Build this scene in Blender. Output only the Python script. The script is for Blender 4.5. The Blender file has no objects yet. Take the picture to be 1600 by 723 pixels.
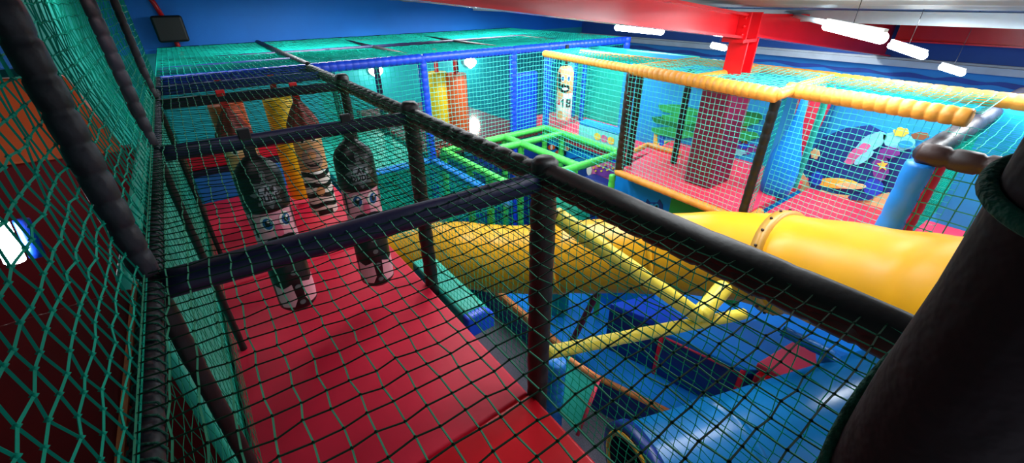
import bpy, math, random
from mathutils import Vector, Matrix
random.seed(7)
C = bpy.context.scene.collection
S = 0.6                      # metres per drawing unit
G = 7.0                      # the camera's eye is 7 units above the carpet
PI = math.pi
def V(p): return Vector((p[0]*S, p[1]*S, (p[2]+G)*S))

# ------------------------------------------------------------------ camera
FPX, CX, CY = 645.81, 800.0, 361.5
def _axes():
    y = Vector((250-CX, 0-CY, FPX)).normalized()
    d = Vector((810-CX, 1500-CY, FPX)).normalized()
    x = y.cross(-d)
    return x, y, -d          # world axes in camera coordinates (right, down, forward)
AX, AY, AZ = _axes()
def ray(px, py):
    c = Vector((px-CX, py-CY, FPX))
    return Vector((c.dot(AX), c.dot(AY), c.dot(AZ)))
def at_z(px, py, z): r = ray(px, py); return r*(z/r.z)
def at_x(px, py, x): r = ray(px, py); return r*(x/r.x)
def at_y(px, py, y): r = ray(px, py); return r*(y/r.y)
def at_d(px, py, d): return ray(px, py)*(d/FPX)
cam = bpy.data.cameras.new('camera'); co = bpy.data.objects.new('camera', cam); C.objects.link(co)
right = Vector((AX.x, AY.x, AZ.x)); down = Vector((AX.y, AY.y, AZ.y)); fwd = Vector((AX.z, AY.z, AZ.z))
m = Matrix((right, -down, -fwd)).transposed().to_4x4(); m.translation = V((0, 0, 0))
co.matrix_world = m
cam.sensor_width = 36; cam.lens = FPX/1600*36; cam.clip_start = 0.02; cam.clip_end = 100
bpy.context.scene.camera = co

# ------------------------------------------------------------------ materials
def lin(h):
    h = h.lstrip('#'); v = [int(h[i:i+2], 16)/255 for i in (0, 2, 4)]
    return [c/12.92 if c <= .04045 else ((c+.055)/1.055)**2.4 for c in v]
def mat(name, hx, rough=.45, var=.12, scale=6, bump=.05, bscale=40, hx2=None, metal=0, spec=.5):
    m = bpy.data.materials.new(name); m.use_nodes = True
    nt = m.node_tree; b = nt.nodes['Principled BSDF']
    b.inputs['Roughness'].default_value = rough; b.inputs['Metallic'].default_value = metal
    b.inputs['Specular IOR Level'].default_value = spec
    tc = nt.nodes.new('ShaderNodeTexCoord')
    n = nt.nodes.new('ShaderNodeTexNoise'); n.inputs['Scale'].default_value = scale; n.inputs['Detail'].default_value = 4
    nt.links.new(tc.outputs['Object'], n.inputs['Vector'])
    r = nt.nodes.new('ShaderNodeValToRGB'); c = lin(hx)
    c2 = lin(hx2) if hx2 else [min(1, x*(1+var)) for x in c]
    c1 = c if hx2 else [x*(1-var) for x in c]
    r.color_ramp.elements[0].position = .35; r.color_ramp.elements[1].position = .65
    r.color_ramp.elements[0].color = (*c1, 1); r.color_ramp.elements[1].color = (*c2, 1)
    nt.links.new(n.outputs['Fac'], r.inputs['Fac']); nt.links.new(r.outputs['Color'], b.inputs['Base Color'])
    if bump:
        n2 = nt.nodes.new('ShaderNodeTexNoise'); n2.inputs['Scale'].default_value = bscale
        nt.links.new(tc.outputs['Object'], n2.inputs['Vector'])
        bp = nt.nodes.new('ShaderNodeBump'); bp.inputs['Strength'].default_value = bump; bp.inputs['Distance'].default_value = .02
        nt.links.new(n2.outputs['Fac'], bp.inputs['Height']); nt.links.new(bp.outputs['Normal'], b.inputs['Normal'])
    return m
def emit(name, hx, strength):
    m = bpy.data.materials.new(name); m.use_nodes = True
    nt = m.node_tree; nt.nodes.remove(nt.nodes['Principled BSDF'])
    e = nt.nodes.new('ShaderNodeEmission'); e.inputs['Color'].default_value = (*lin(hx), 1); e.inputs['Strength'].default_value = strength
    nt.links.new(e.outputs[0], nt.nodes['Material Output'].inputs['Surface'])
    return m
def two_tone(name, hx_low, hx_high, zsplit, rough=.6):
    m = mat(name, hx_high, rough=rough, var=.06, scale=1.5)
    nt = m.node_tree; b = nt.nodes['Principled BSDF']
    geo = nt.nodes.new('ShaderNodeNewGeometry'); sep = nt.nodes.new('ShaderNodeSeparateXYZ')
    nt.links.new(geo.outputs['Position'], sep.inputs[0])
    gt = nt.nodes.new('ShaderNodeMath'); gt.operation = 'GREATER_THAN'; gt.inputs[1].default_value = (zsplit+G)*S
    nt.links.new(sep.outputs['Z'], gt.inputs[0])
    mx = nt.nodes.new('ShaderNodeMixRGB'); mx.inputs['Color1'].default_value = (*lin(hx_low), 1)
    src = b.inputs['Base Color'].links[0].from_socket
    nt.links.new(gt.outputs[0], mx.inputs['Fac']); nt.links.new(src, mx.inputs['Color2'])
    nt.links.new(mx.outputs[0], b.inputs['Base Color'])
    return m

M = dict(
    net=mat('green_net', '#0da085', .6, .2, 3, 0, spec=.1), net_far=mat('teal_net', '#12b3a0', .6, .2, 3, 0, spec=.1),
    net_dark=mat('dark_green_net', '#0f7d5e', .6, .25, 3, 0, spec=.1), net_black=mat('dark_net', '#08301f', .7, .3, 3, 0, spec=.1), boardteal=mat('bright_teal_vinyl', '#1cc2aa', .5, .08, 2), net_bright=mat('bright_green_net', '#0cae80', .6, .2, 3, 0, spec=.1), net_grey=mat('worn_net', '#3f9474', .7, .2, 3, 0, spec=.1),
    net_white=mat('pale_teal_net', '#4ed9c6', .6, .1, 3, 0, spec=.1),
    black=mat('black_foam', '#0a090b', .5, .3, 5, .05, 60), brown=mat('worn_brown_foam', '#120808', .55, .1, 4, .08, 60, hx2='#33130d'),
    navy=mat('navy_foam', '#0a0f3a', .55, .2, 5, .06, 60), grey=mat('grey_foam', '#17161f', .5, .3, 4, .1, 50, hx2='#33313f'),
    cord=mat('black_cord', '#0b0b0e', .8, .2), rope=mat('green_rope', '#0e5a48', .8, .3, 30, .4, 120),
    maroonfoam=mat('near_black_maroon_foam', '#241019', .8, .2, 4, .2, 40),
    red=mat('red_vinyl', '#d81c3c', .45, .08, 2, .06, 12, spec=.3), redshine=mat('glossy_red_vinyl', '#c80f1f', .25, .08, 2, .08, 10),
    pinkred=mat('pink_red_vinyl', '#ea3a58', .4, .08, 2, .05, 12), darkred=mat('dark_red_vinyl', '#7c1218', .65, .12, 2, .05, 10, spec=.2),
    tilered=mat('dark_red_tile', '#7d2234', .12, .1, 2, .02, 6),
    orange=mat('orange_vinyl', '#f0632a', .45, .1, 2), orangetrim=mat('orange_trim', '#e88a4a', .5, .2, 20),
    orangefoam=mat('orange_foam', '#e2983a', .5, .12, 8, .05, 60), bluefoam=mat('blue_foam', '#1546d8', .4, .1, 6, .04, 60),
    greenfoam=mat('green_foam', '#4fd254', .4, .12, 8, .05, 60), skyfoam=mat('sky_blue_foam', '#1a7fdc', .4, .1, 6, .04, 60),
    yellow=mat('yellow_plastic', '#eca81a', .33, .07, 1.5, .06, 5), yellowfoam=mat('yellow_foam', '#e9d44a', .4, .12, 6, .1, 30),
    yellowpad=mat('yellow_vinyl', '#ffd21c', .42, .06, 2), tan=mat('tan_plastic', '#b8862e', .4, .1, 4),
    bluetube=mat('blue_plastic', '#0a74b8', .3, .1, 2, .08, 9), bluemat=mat('blue_vinyl', '#128af0', .55, .07, 2, .05, 12, spec=.25),
    navypad=mat('navy_vinyl', '#12307e', .35, .15, 3, .05, 12), royal=mat('royal_blue_vinyl', '#1a4fe0', .35, .1, 3),
    teal=mat('teal_vinyl', '#16a592', .5, .1, 2), tealpaint=mat('teal_paint', '#14a996', .6, .1, 1.5),
    carpet=mat('grey_carpet', '#85808f', .95, .25, 120, .6, 300), greenvinyl=mat('green_vinyl', '#27a04a', .5, .1, 3),
    redsteel=mat('red_gloss_steel', '#e0101c', .25, .08, 2, .04, 20), greysheet=mat('grey_sheet', '#6f7a82', .5, .1, 3, .1, 8),
    pale=mat('pale_grey_paint', '#a9b7c0', .5, .1, 4), blackplastic=mat('black_plastic', '#0b0b0e', .5, .2),
    maroonpad=mat('maroon_vinyl', '#6d1238', .35, .12, 3), white=mat('white_vinyl', '#f0eee8', .5, .04, 4),
    pink=mat('pink_print', '#f0a6b6', .5, .04, 4), pinkdeep=mat('deep_pink_print', '#e0607e', .5, .04, 4), printblack=mat('black_print', '#0c0e12', .4, .1, 4),
    eyeblue=mat('blue_print', '#1d5f9c', .4, .05, 4), silver=mat('silver_print', '#5c686a', .45, .15, 12),
    skin=mat('tan_print', '#d9a06a', .5, .06, 4), hairbrown=mat('red_brown_vinyl', '#8c2e28', .5, .25, 10), cream=mat('cream_print', '#f1d89a', .5, .08, 6),
    redstrap=mat('red_webbing', '#d01c24', .7, .1, 20), nosegrey=mat('brown_grey_print', '#a58a80', .5, .15, 6),
    leaf=mat('green_paint', '#2bb35a', .6, .12, 5), leafdark=mat('dark_green_paint', '#12803f', .6, .12, 5), sky=mat('sky_paint', '#1f9be0', .6, .1, 1.5),
    deep=mat('deep_blue_paint', '#123a8c', .6, .2, 4), purple=mat('purple_paint', '#7a3a9c', .6, .2, 6), lilac=mat('pink_lilac_paint', '#d86aa6', .6, .15, 8),
    lightaqua=mat('aqua_paint', '#7fdcea', .6, .1, 6), goldpaint=mat('gold_paint', '#f2cf4a', .6, .1, 6), brownpaint=mat('brown_paint', '#8a5a3a', .6, .15, 6),
    lamp=emit('lamp_glow', '#eef8ff', 32), bulb=emit('bulb_glow', '#fff2e0', 45),
    wallback=two_tone('blue_and_teal_wall', '#1aa9b4', '#0078e0', -1.05), wallright=two_tone('two_blue_wall', '#0f7cc0', '#0a4a9c', -1.40),
)

# ------------------------------------------------------------------ mesh builder
class MB:
    def __init__(s): s.v = []; s.f = []; s.mi = []; s.smooth = []; s.mats = []
    def slot(s, m):
        if m not in s.mats: s.mats.append(m)
        return s.mats.index(m)
    def add(s, vs, fs, m, smooth=False):
        k = len(s.v); i = s.slot(m)
        s.v += [Vector(v) for v in vs]
        for f in fs: s.f.append([a+k for a in f]); s.mi.append(i); s.smooth.append(smooth)
    def build(s, name, parent=None, bevel=0):
        me = bpy.data.meshes.new(name)
        o = bpy.data.objects.new(name, me); C.objects.link(o)
        vs = [V(v) for v in s.v]
        if parent is None:      # origin at the thing's base
            lo = [min(v[i] for v in vs) for i in range(3)]; hi = [max(v[i] for v in vs) for i in range(3)]
            org = Vector(((lo[0]+hi[0])/2, (lo[1]+hi[1])/2, lo[2])); o.location = org
        else:
            org = Vector(parent['_org']); o.parent = parent
        me.from_pydata([v-org for v in vs], [], s.f)
        for m in s.mats: me.materials.append(M[m])
        me.polygons.foreach_set('material_index', s.mi); me.polygons.foreach_set('use_smooth', s.smooth)
        me.update(); o['_org'] = list(org)
        if bevel:
            b = o.modifiers.new('bevel', 'BEVEL'); b.width = bevel*S; b.segments = 3; b.limit_method = 'ANGLE'; b.angle_limit = .6
            me.polygons.foreach_set('use_smooth', [True]*len(me.polygons))
            w = o.modifiers.new('wn', 'WEIGHTED_NORMAL'); w.keep_sharp = True
        return o
def tag(o, label=None, cat=None, group=None, kind=None):
    if label: o['label'] = label
    if cat: o['category'] = cat
    if group: o['group'] = group
    if kind: o['kind'] = kind
    return o
def thing(name, p, label, cat, group=None):
    o = bpy.data.objects.new(name, None); C.objects.link(o); o.location = V(p); o['_org'] = list(V(p)); o.empty_display_size = .1
    return tag(o, label, cat, group)
def copy_tree(o, dp, parent=None):
    c = o.copy(); C.objects.link(c)
    if parent is None: c.location = o.location + Vector(dp)*S
    else: c.parent = parent
    for ch in o.children: copy_tree(ch, dp, c)
    return c
def box(mb, a, b, m):
    x0, x1 = sorted((a[0], b[0])); y0, y1 = sorted((a[1], b[1])); z0, z1 = sorted((a[2], b[2]))
    vs = [(x, y, z) for z in (z0, z1) for x, y in ((x0, y0), (x1, y0), (x1, y1), (x0, y1))]
    mb.add(vs, [(3, 2, 1, 0), (4, 5, 6, 7), (0, 1, 5, 4), (1, 2, 6, 5), (2, 3, 7, 6), (3, 0, 4, 7)], m)
def prism(mb, pts, dv, m):
    "polygon pts (3D) extruded by the vector dv"
    n = len(pts); dv = Vector(dv)
    pts = [Vector(p) for p in pts]
    nrm = Vector((0, 0, 0))
    for i in range(n): nrm += pts[i].cross(pts[(i+1) % n])
    if nrm.dot(dv) > 0: pts = pts[::-1]
    mb.add(pts + [p+dv for p in pts], [list(range(n)), list(range(2*n-1, n-1, -1))] + [(i, n+i, n+(i+1) % n, (i+1) % n) for i in range(n)], m)
def frame_of(t):
    t = Vector(t).normalized(); a = Vector((0, 0, 1)) if abs(t.z) < .9 else Vector((1, 0, 0))
    u = t.cross(a).normalized(); return u, t.cross(u).normalized()
def rings(mb, path, radii, m, n=14, cap=True, frames=None):
    path = [Vector(p) for p in path]; vs = []; u = None; sg = 1; pt = None
    for i, p in enumerate(path):
        t = (path[min(i+1, len(path)-1)] - path[max(i-1, 0)])
        if t.length < 1e-9: t = Vector((0, 0, 1))
        t.normalize()
        if u is None: u, w = frame_of(t)
        else:
            if pt.dot(t) < 0: sg = -sg       # the path doubles back: keep the rings turning the same way
            u = (u - t*u.dot(t)).normalized(); w = t.cross(u)*sg
        pt = t
        for k in range(n):
            a = 2*PI*k/n; vs.append(p + (u*math.cos(a) + w*math.sin(a))*radii[i])
    fs = []
    for i in range(len(path)-1):
        for k in range(n):
            a = i*n+k; b = i*n+(k+1) % n; fs.append((a, b, b+n, a+n))
    if cap: fs += [list(range(n))[::-1], [len(vs)-n+k for k in range(n)]]
    mb.add(vs, fs, m, True)
def foam(mb, a, b, r, m, tie=.13, n=12, groove=.08):
    "foam padded pole: soft segments pinched by cord ties"
    a = Vector(a); b = Vector(b); L = (b-a).length; k = max(2, int(L/tie)); path = []; rad = []
    for i in range(k):
        for f, g in ((.0, 1-groove), (.12, 1), (.5, 1.03), (.88, 1)):
            j = (1 + random.uniform(-.02, .02)) if g != 1-groove else 1
            path.append(a.lerp(b, (i+f)/k)); rad.append(r*g*j)
    path.append(b); rad.append(r*(1-groove))
    rings(mb, path, rad, m, n)
def pole(name, a, b, r, m, parent, tie=.13, groove=.08):
    mb = MB(); foam(mb, a, b, r, m, tie, groove=groove); return mb.build(name, parent)
def spline(pts, n=12):
    pts = [Vector(p) for p in pts]; P = [2*pts[0]-pts[1]] + pts + [2*pts[-1]-pts[-2]]; out = []
    for i in range(1, len(P)-2):
        for k in range(n):
            t = k/n; a, b, c, d = P[i-1], P[i], P[i+1], P[i+2]
            out.append(.5*((2*b) + (c-a)*t + (2*a-5*b+4*c-d)*t*t + (3*b-a-3*c+d)*t**3))
    out.append(pts[-1]); return out

# ------------------------------------------------------------------ nets
def net(name, p, u, v, pitch, label, m='net', r=.0045, knots=False, sag=0, jit=.07, m2=None, parent=None, sagdir=(0, 0, -1)):
    "knotted square-mesh net spanning p, p+u, p+u+v, p+v"
    p, u, v = Vector(p), Vector(u), Vector(v); nu = max(2, round(u.length/pitch)); nv = max(2, round(v.length/pitch))
    nrm = u.cross(v).normalized(); sd = Vector(sagdir); mb = MB(); pts = []
    ph = random.uniform(0, 6)
    for i in range(nu+1):
        row = []
        for j in range(nv+1):
            a, b = i/nu, j/nv; e = pitch*jit*(0 if (i in (0, nu) or j in (0, nv)) else 1)
            q = p + u*a + v*b + u.normalized()*random.uniform(-e, e) + v.normalized()*random.uniform(-e, e) + nrm*random.uniform(-e, e)
            q += sd*sag*math.sin(PI*a)*math.sin(PI*b)*(1+.3*math.sin(5*a+4*b+ph))
            row.append(q)
        pts.append(row)
    uu, vv = u.normalized(), v.normalized()
    def strand(line, side, m):
        vs = []; n = len(line)
        for q in line: vs += [q + side*r, q + (nrm*.87 - side*.5)*r, q + (-nrm*.87 - side*.5)*r]
        fs = []
        for i in range(n-1):
            for k in range(3): fs.append((3*i+k, 3*i+(k+1) % 3, 3*i+3+(k+1) % 3, 3*i+3+k))
        mb.add(vs, fs, m)
    for i in range(nu+1): strand(pts[i], uu, m)
    for j in range(nv+1): strand([pts[i][j] for i in range(nu+1)], vv, m2 or m)
    if knots:
        k = r*2.3
        for i in range(1, nu):
            for j in range(1, nv):
                q = pts[i][j]; mb.add([q+uu*k, q+vv*k, q-uu*k, q-vv*k, q+nrm*k, q-nrm*k], [(0, 1, 4), (1, 2, 4), (2, 3, 4), (3, 0, 4), (1, 0, 5), (2, 1, 5), (3, 2, 5), (0, 3, 5)], m2 or m, True)
    o = mb.build(name, parent)
    if parent is None: tag(o, label, 'net')
    return o

# ------------------------------------------------------------------ the setting
def struct(name, mb, bevel=0): return tag(mb.build(name, None, bevel), kind='structure')
WX, WY = 13.0, 12.9
b = MB(); box(b, (-4.2, -3, -7.15), (WX+.3, WY+.3, -7), 'carpet'); struct('floor', b)
b = MB(); box(b, (-4.2, WY, -7), (WX+.3, WY+.3, 1.2), 'wallback'); struct('wall_back', b)
b = MB(); box(b, (WX, -3, -7), (WX+.3, WY, -.2), 'wallright'); struct('wall_right', b)
b = MB(); box(b, (-4.2, -3, -7), (-3.9, WY, 1.6), 'tealpaint'); struct('wall_left', b)
b = MB(); box(b, (WX-.2, -4, -1.42), (WX, WY, -1.29), 'pale'); box(b, (WX-.1, -4, -1.29), (WX, WY, -1.25), 'pale'); struct('trim_1', b)
b = MB()       # ribbed roof sheet falling towards the right-hand eave
def roofz(x): return -.13-(x-6)*(.1 if x < 6 else .03)
xs = [-4.2+i*.12 for i in range(147)]
top = [(x, roofz(x)+(.025 if i % 4 < 2 else 0)) for i, x in enumerate(xs)]
y0, y1 = -4, WY+.2
vs = [(x, y0, z) for x, z in top] + [(x, y1, z) for x, z in top] + [(x, y0, z+.05) for x, z in top] + [(x, y1, z+.05) for x, z in top]
n = len(top)
b.add(vs, [(i, n+i, n+i+1, i+1) for i in range(n-1)] + [(2*n+i, 2*n+i+1, 3*n+i+1, 3*n+i) for i in range(n-1)] + [(i, i+1, 2*n+i+1, 2*n+i) for i in range(n-1)] + [(n+i, 3*n+i, 3*n+i+1, n+i+1) for i in range(n-1)], 'greysheet')
struct('ceiling', b)

# ------------------------------------------------------------------ the red corridor (left)
XL, XR, DZ = -.37, 1.63, -3.03
YS = [1.87, 3.9, 6.03, 7.78]
cf = thing('corridor_frame', (.63, 2, -7), 'dark padded pole frame around the red corridor of hanging punch bags', 'frame')
for y, m_, r in ((1.86, 'brown', .088), (3.87, 'black', .078), (6.0, 'black', .06)): pole('post', (XR, y, -7), (XR, y, -.93), r, m_, cf, .22, .08)
for y, r in ((1.96, .046), (4.02, .04), (6.15, .036)):
    pole('post', (XL, y, -7), (XL, y, -1.08), r*(.8 if y < 3 else .75), 'black', cf, .2)
    pole('post', (XL, y, -.95), (XL, y, .44), r, 'grey', cf, .1, .15)
ry = [-.35, 1.86, 3.87, 6.0, 7.75]
for i in range(4): pole('rail', (XR, ry[i]+.03, -1), (XR, ry[i+1]-.03, -1), .082 if i == 0 else .075, 'black' if i else 'brown', cf, .15, .08)
pole('rail_cover', (XR-.012, -.3, -.965), (XR-.012, 1.8, -.965), .072, 'black', cf, .3, .03)
pole('rail', (XR, 7.8, -.95), (XR, 12.8, -.93), .055, 'black', cf, .2)
ly = [-.9, 1.96, 4.02, 6.15, 12.8]
for i in range(4): pole('rail', (XL, ly[i]+.03, -1), (XL, ly[i+1]-.03, -1), .036, 'grey' if i < 2 else 'navy', cf, .07, .16)
for y0, y1, r in ((1.96, 1.86, .064), (4.02, 3.87, .062), (6.15, 6.0, .058)): pole('cross_beam', (XL+.04, y0, -1.02), (XR-.05, y1, -1.02), r, 'navy', cf, .5, .04)
for x, y in ((XR, 1.86), (XR, 3.87), (XR, 6.0)):
    mb = MB(); rings(mb, [(x, y, -1.1), (x, y, -1.08), (x, y, -.9), (x, y, -.87)], [.08, .088, .088, .06], 'black', 12); mb.build('joint_cover', cf)
mb = MB(); L = []
for k in range(int(4.6/.05)*8): a = 2*PI*k/8; L.append((XL+.041*math.cos(a), -.8+k*.05/8, -1+.041*math.sin(a)))
rings(mb, L, [.0035]*len(L), 'rope', 5); mb.build('rope_lashing', cf)
net('roof_net', (XL, -.4, -.93), (XR-XL, 0, 0), (0, 8.15, 0), .07, 'green knotted net stretched flat over the red corridor of punch bags', 'net_grey', .0031, True, .05, .08, 'net_black')
net('side_net', (XL, -.9, -.95), (0, 8.6, 0), (0, 0, 1.38), .07, 'tall green net wall at the far left beside the dark red deck', 'net', .0034, True, .09, .10, sagdir=(-1, 0, -.3))
net('side_net', (XR+.04, -.35, -3.0), (0, 7.9, 0), (0, 0, 1.98), .072, 'green net wall on the right of the corridor, before the yellow slide', 'net_bright', .0028, True, .05, .08, sagdir=(1, 0, 0))
net('side_net', (XL-.05, -.9, -3.0), (0, 9.0, 0), (0, 0, 1.95), .09, 'green net below the left rail, in front of the teal board', 'net_dark', .0016, False, .03, .08, sagdir=(1, 0, 0))
# platforms of the corridor
def slab(name, pts, z, th, m, label, cat, bevel=.03, kids=()):
    mb = MB(); prism(mb, [(x, y, z-th) for x, y in pts], (0, 0, th), m)
    return tag(mb.build(name, None, bevel), label, cat)
slab('floor_mat', [(-.48, -1.1), (1.57, -1.1), (1.57, 1.88), (-.48, 1.88)], DZ+.03, .16, 'redshine', 'glossy red floor mat nearest the camera, at the bottom edge of the corridor', 'mat')
slab('floor_mat', [(-.48, 1.9), (1.57, 1.9), (1.57, 5.28), (-.48, 5.28)], DZ, .14, 'red', 'large red floor mat beneath the two black-helmeted punch bags', 'mat')
slab('floor_mat', [(-.48, 5.3), (1.57, 5.3), (1.57, 8.28), (-.48, 8.28)], DZ, .14, 'red', 'red floor mat at the far end of the corridor under the striped punch bags', 'mat')
d = thing('platform_base', (.55, 3.6, -3.35), 'dark timber platform carrying the red corridor mats', 'platform')
mb = MB(); box(mb, (-.5, -1.1, -3.3), (1.56, 8.3, DZ-.145), 'navy'); mb.build('board', d)
for x in (-.4, 1.4):
    for y in (0, 4, 8): mb = MB(); rings(mb, [(x, y, -7), (x, y, -3.3)], [.06, .06], 'black', 10); mb.build('leg', d)
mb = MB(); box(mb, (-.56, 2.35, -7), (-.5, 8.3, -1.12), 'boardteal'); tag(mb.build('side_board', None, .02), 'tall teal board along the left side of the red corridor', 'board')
e = thing('end_panel', (.55, 8.35, -7), 'low end wall of the corridor, red above blue', 'panel')
mb = MB(); box(mb, (-.5, 8.3, -7), (1.6, 8.45, -2.55), 'skyfoam'); mb.build('blue_panel', e, .03)
mb = MB(); box(mb, (-.5, 8.27, -2.57), (1.6, 8.45, -2.47), 'navy'); mb.build('ledge', e, .02)
mb = MB(); box(mb, (-.5, 8.3, -2.47), (1.6, 8.45, -2.16), 'red'); mb.build('red_panel', e, .04)
tb = MB(); prism(tb, [(1.68, 3.25, -3.42), (2.05, 3.25, -3.42), (2.05, 3.25, -3.22), (1.95, 3.25, -3.12), (1.68, 3.25, -3.12)], (0, 1.35, 0), 'teal')
tb2 = thing('bolster_pad', (1.85, 3.9, -3.42), 'teal soft bolster with blue end on the right edge of the corridor', 'pad')
o = tb.build('teal_cover', tb2, .04)
mb = MB(); prism(mb, [(1.68, 3.13, -3.42), (2.05, 3.13, -3.42), (2.05, 3.13, -3.22), (1.95, 3.13, -3.12), (1.68, 3.13, -3.12)], (0, .12, 0), 'royal'); mb.build('blue_end', tb2, .03)
mb = MB(); rings(mb, [(1.85, 3.5, -7), (1.85, 3.5, -3.4)], [.05, .05], 'black', 8); mb.build('support_pole', tb2)

# ------------------------------------------------------------------ punch bags
def wrap(mb, c, r, a0, pts, m, off=.004, lv=4):
    n = len(pts); P = []
    for i in range(n):
        for k in range(3):
            t = k/3; P.append((pts[i][0]*(1-t)+pts[(i+1) % n][0]*t, pts[i][1]*(1-t)+pts[(i+1) % n][1]*t))
    cs = sum(p[0] for p in pts)/n; cz = sum(p[1] for p in pts)/n; vs = []; n = len(P)
    def q(s, z):
        a = a0 + s/r; return (c[0]+(r+off)*math.cos(a), c[1]+(r+off)*math.sin(a), z)
    vs.append(q(cs, cz))
    for l in range(1, lv+1):
        for p in P: vs.append(q(cs+(p[0]-cs)*l/lv, cz+(p[1]-cz)*l/lv))
    fs = [(0, 1+i, 1+(i+1) % n) for i in range(n)]
    for l in range(lv-1):
        for i in range(n): a = 1+l*n+i; b = 1+l*n+(i+1) % n; fs.append((a, a+n, b+n, b))
    mb.add(vs, fs, m, True)
def ell(s, z, a, b, n=12, rot=0): return [(s+a*math.cos(2*PI*k/n)*math.cos(rot)-b*math.sin(2*PI*k/n)*math.sin(rot), z+a*math.cos(2*PI*k/n)*math.sin(rot)+b*math.sin(2*PI*k/n)*math.cos(rot)) for k in range(n)]
def rect(s0, z0, s1, z1): return [(s0, z0), (s1, z0), (s1, z1), (s0, z1)]
def line(p, q, w):
    d = Vector((q[0]-p[0], q[1]-p[1])); d.normalize(); nn = Vector((-d.y, d.x))*w/2; e = d*w/2
    p, q = Vector(p)-e, Vector(q)+e
    return [tuple(p-nn), tuple(q-nn), tuple(q+nn), tuple(p+nn)]
GLY = {'L': [(0, 1, 0, 0), (0, 0, .7, 0)], 'A': [(0, 0, .4, 1), (.4, 1, .8, 0), (.2, .4, .6, .4)], 'W': [(0, 1, .2, 0), (.2, 0, .4, .8), (.4, .8, .6, 0), (.6, 0, .8, 1)],
       'D': [(0, 0, 0, 1), (0, 1, .5, .9), (.5, .9, .75, .5), (.75, .5, .5, .1), (.5, .1, 0, 0)], 'U': [(0, 1, 0, 0), (0, 0, .7, 0), (.7, 0, .7, 1)],
       'E': [(0, 0, 0, 1), (0, 1, .7, 1), (0, .5, .6, .5), (0, 0, .7, 0)], '1': [(.35, 0, .35, 1), (.35, 1, .1, .75)],
       '8': [(0, 0, .7, 0), (.7, 0, .7, 1), (.7, 1, 0, 1), (0, 1, 0, 0), (0, .5, .7, .5)]}
def text(mb, c, r, a0, s, z, h, t, m, w=.16, off=.008):
    x = s
    for ch in t:
        for x0, y0, x1, y1 in GLY[ch]: wrap(mb, c, r, a0, line((x+x0*h*.75, z+y0*h), (x+x1*h*.75, z+y1*h), w*h), m, off, 2)
        x += h*.86
def lathe(mb, c, prof, m, n=28): rings(mb, [(c[0], c[1], z) for z, r in prof], [r for z, r in prof], m, n)
def police_bag(x, y, zb, a0, label):
    t = thing('punch_bag', (x, y, zb), label, 'punch bag', 'helmeted punch bags in the corridor')
    c, r = (x, y), .172
    mb = MB(); lathe(mb, c, [(zb, .05), (zb+.01, .14), (zb+.05, r), (-2.05, r), (-2.04, r), (-1.58, r), (-1.57, r)], 'pink')
    # coat, buttons and hands, then the face
    lathe(mb, c, [(zb-.002, .05), (zb+.009, .143), (zb+.05, r+.002), (-1.99, r+.002), (-1.985, r-.002)], 'printblack')
    for s in (-.125, .125): wrap(mb, c, r, a0, [(s-.09, zb+.16), (s-.06, zb+.08), (s+.05, zb+.08), (s+.09, zb+.16), (s+.08, zb+.34), (s, zb+.3), (s-.08, zb+.34)], 'pink', .006)
    wrap(mb, c, r, a0, [(-.05, zb+.09), (.05, zb+.09), (.015, zb+.2), (-.015, zb+.2)], 'printblack', .008)
    for z in (zb+.12, zb+.3, zb+.46, zb+.6): wrap(mb, c, r, a0, ell(0, z, .026, .026), 'silver', .011)
    for s in (-.075, .075):
        wrap(mb, c, r, a0, ell(s, -1.68, .054, .07), 'white', .005); wrap(mb, c, r, a0, ell(s+.006, -1.685, .04, .056), 'eyeblue', .007)
        wrap(mb, c, r, a0, ell(s+.004, -1.683, .02, .03), 'printblack', .009); wrap(mb, c, r, a0, ell(s+.014, -1.66, .012, .014), 'white', .011)
    wrap(mb, c, r, a0, ell(0, -1.775, .03, .075), 'pinkdeep', .006)
    wrap(mb, c, r, a0, ell(-.055, -1.86, .078, .042, rot=.25), 'printblack', .007); wrap(mb, c, r, a0, ell(.055, -1.86, .078, .042, rot=-.25), 'printblack', .008)
    for s in (-.235, .235): wrap(mb, c, r, a0, ell(s, -1.71, .03, .06), 'pinkdeep', .006)
    for s in (-.19, .19): wrap(mb, c, r, a0, rect(s-.012, -1.82, s+.012, -1.54), 'printblack', .006)
    mb.build('body', t)
    mb = MB(); lathe(mb, c, [(-1.59, r+.001), (-1.585, r+.012), (-1.55, r+.012), (-1.3, r+.008), (-1.24, r-.01), (-1.17, .1), (-1.13, .05), (-1.12, .02)], 'printblack')
    st = [((.135 if k % 2 == 0 else .088)*math.cos(PI*k/8+PI/2), -1.41+(.15 if k % 2 == 0 else .1)*math.sin(PI*k/8+PI/2)) for k in range(16)]
    wrap(mb, c, r+.01, a0, st, 'silver', .004); wrap(mb, c, r+.01, a0, ell(0, -1.415, .08, .078), 'pale', .007)
    wrap(mb, c, r+.01, a0, ell(0, -1.245, .022, .04), 'silver', .006)
    text(mb, c, r+.01, a0, -.062, -1.405, .048, 'LAW', 'printblack', .2, .010); text(mb, c, r+.01, a0, -.078, -1.475, .052, 'DUDE', 'printblack', .2, .010)
    mb.build('helmet', t)
    mb = MB(); box(mb, (x-.045, y-.02, -1.14), (x+.045, y+.02, -.9), 'printblack'); mb.build('strap', t, .01)
    return t
A0 = -PI/2
police_bag(.22, 3.94, -2.68, A0+.1, 'black-helmeted policeman punch bag hanging on the left, over the middle of the red mat')
police_bag(1.02, 3.9, -2.72, A0-.1, 'black-helmeted policeman punch bag hanging on the right, beside the net wall')
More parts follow.
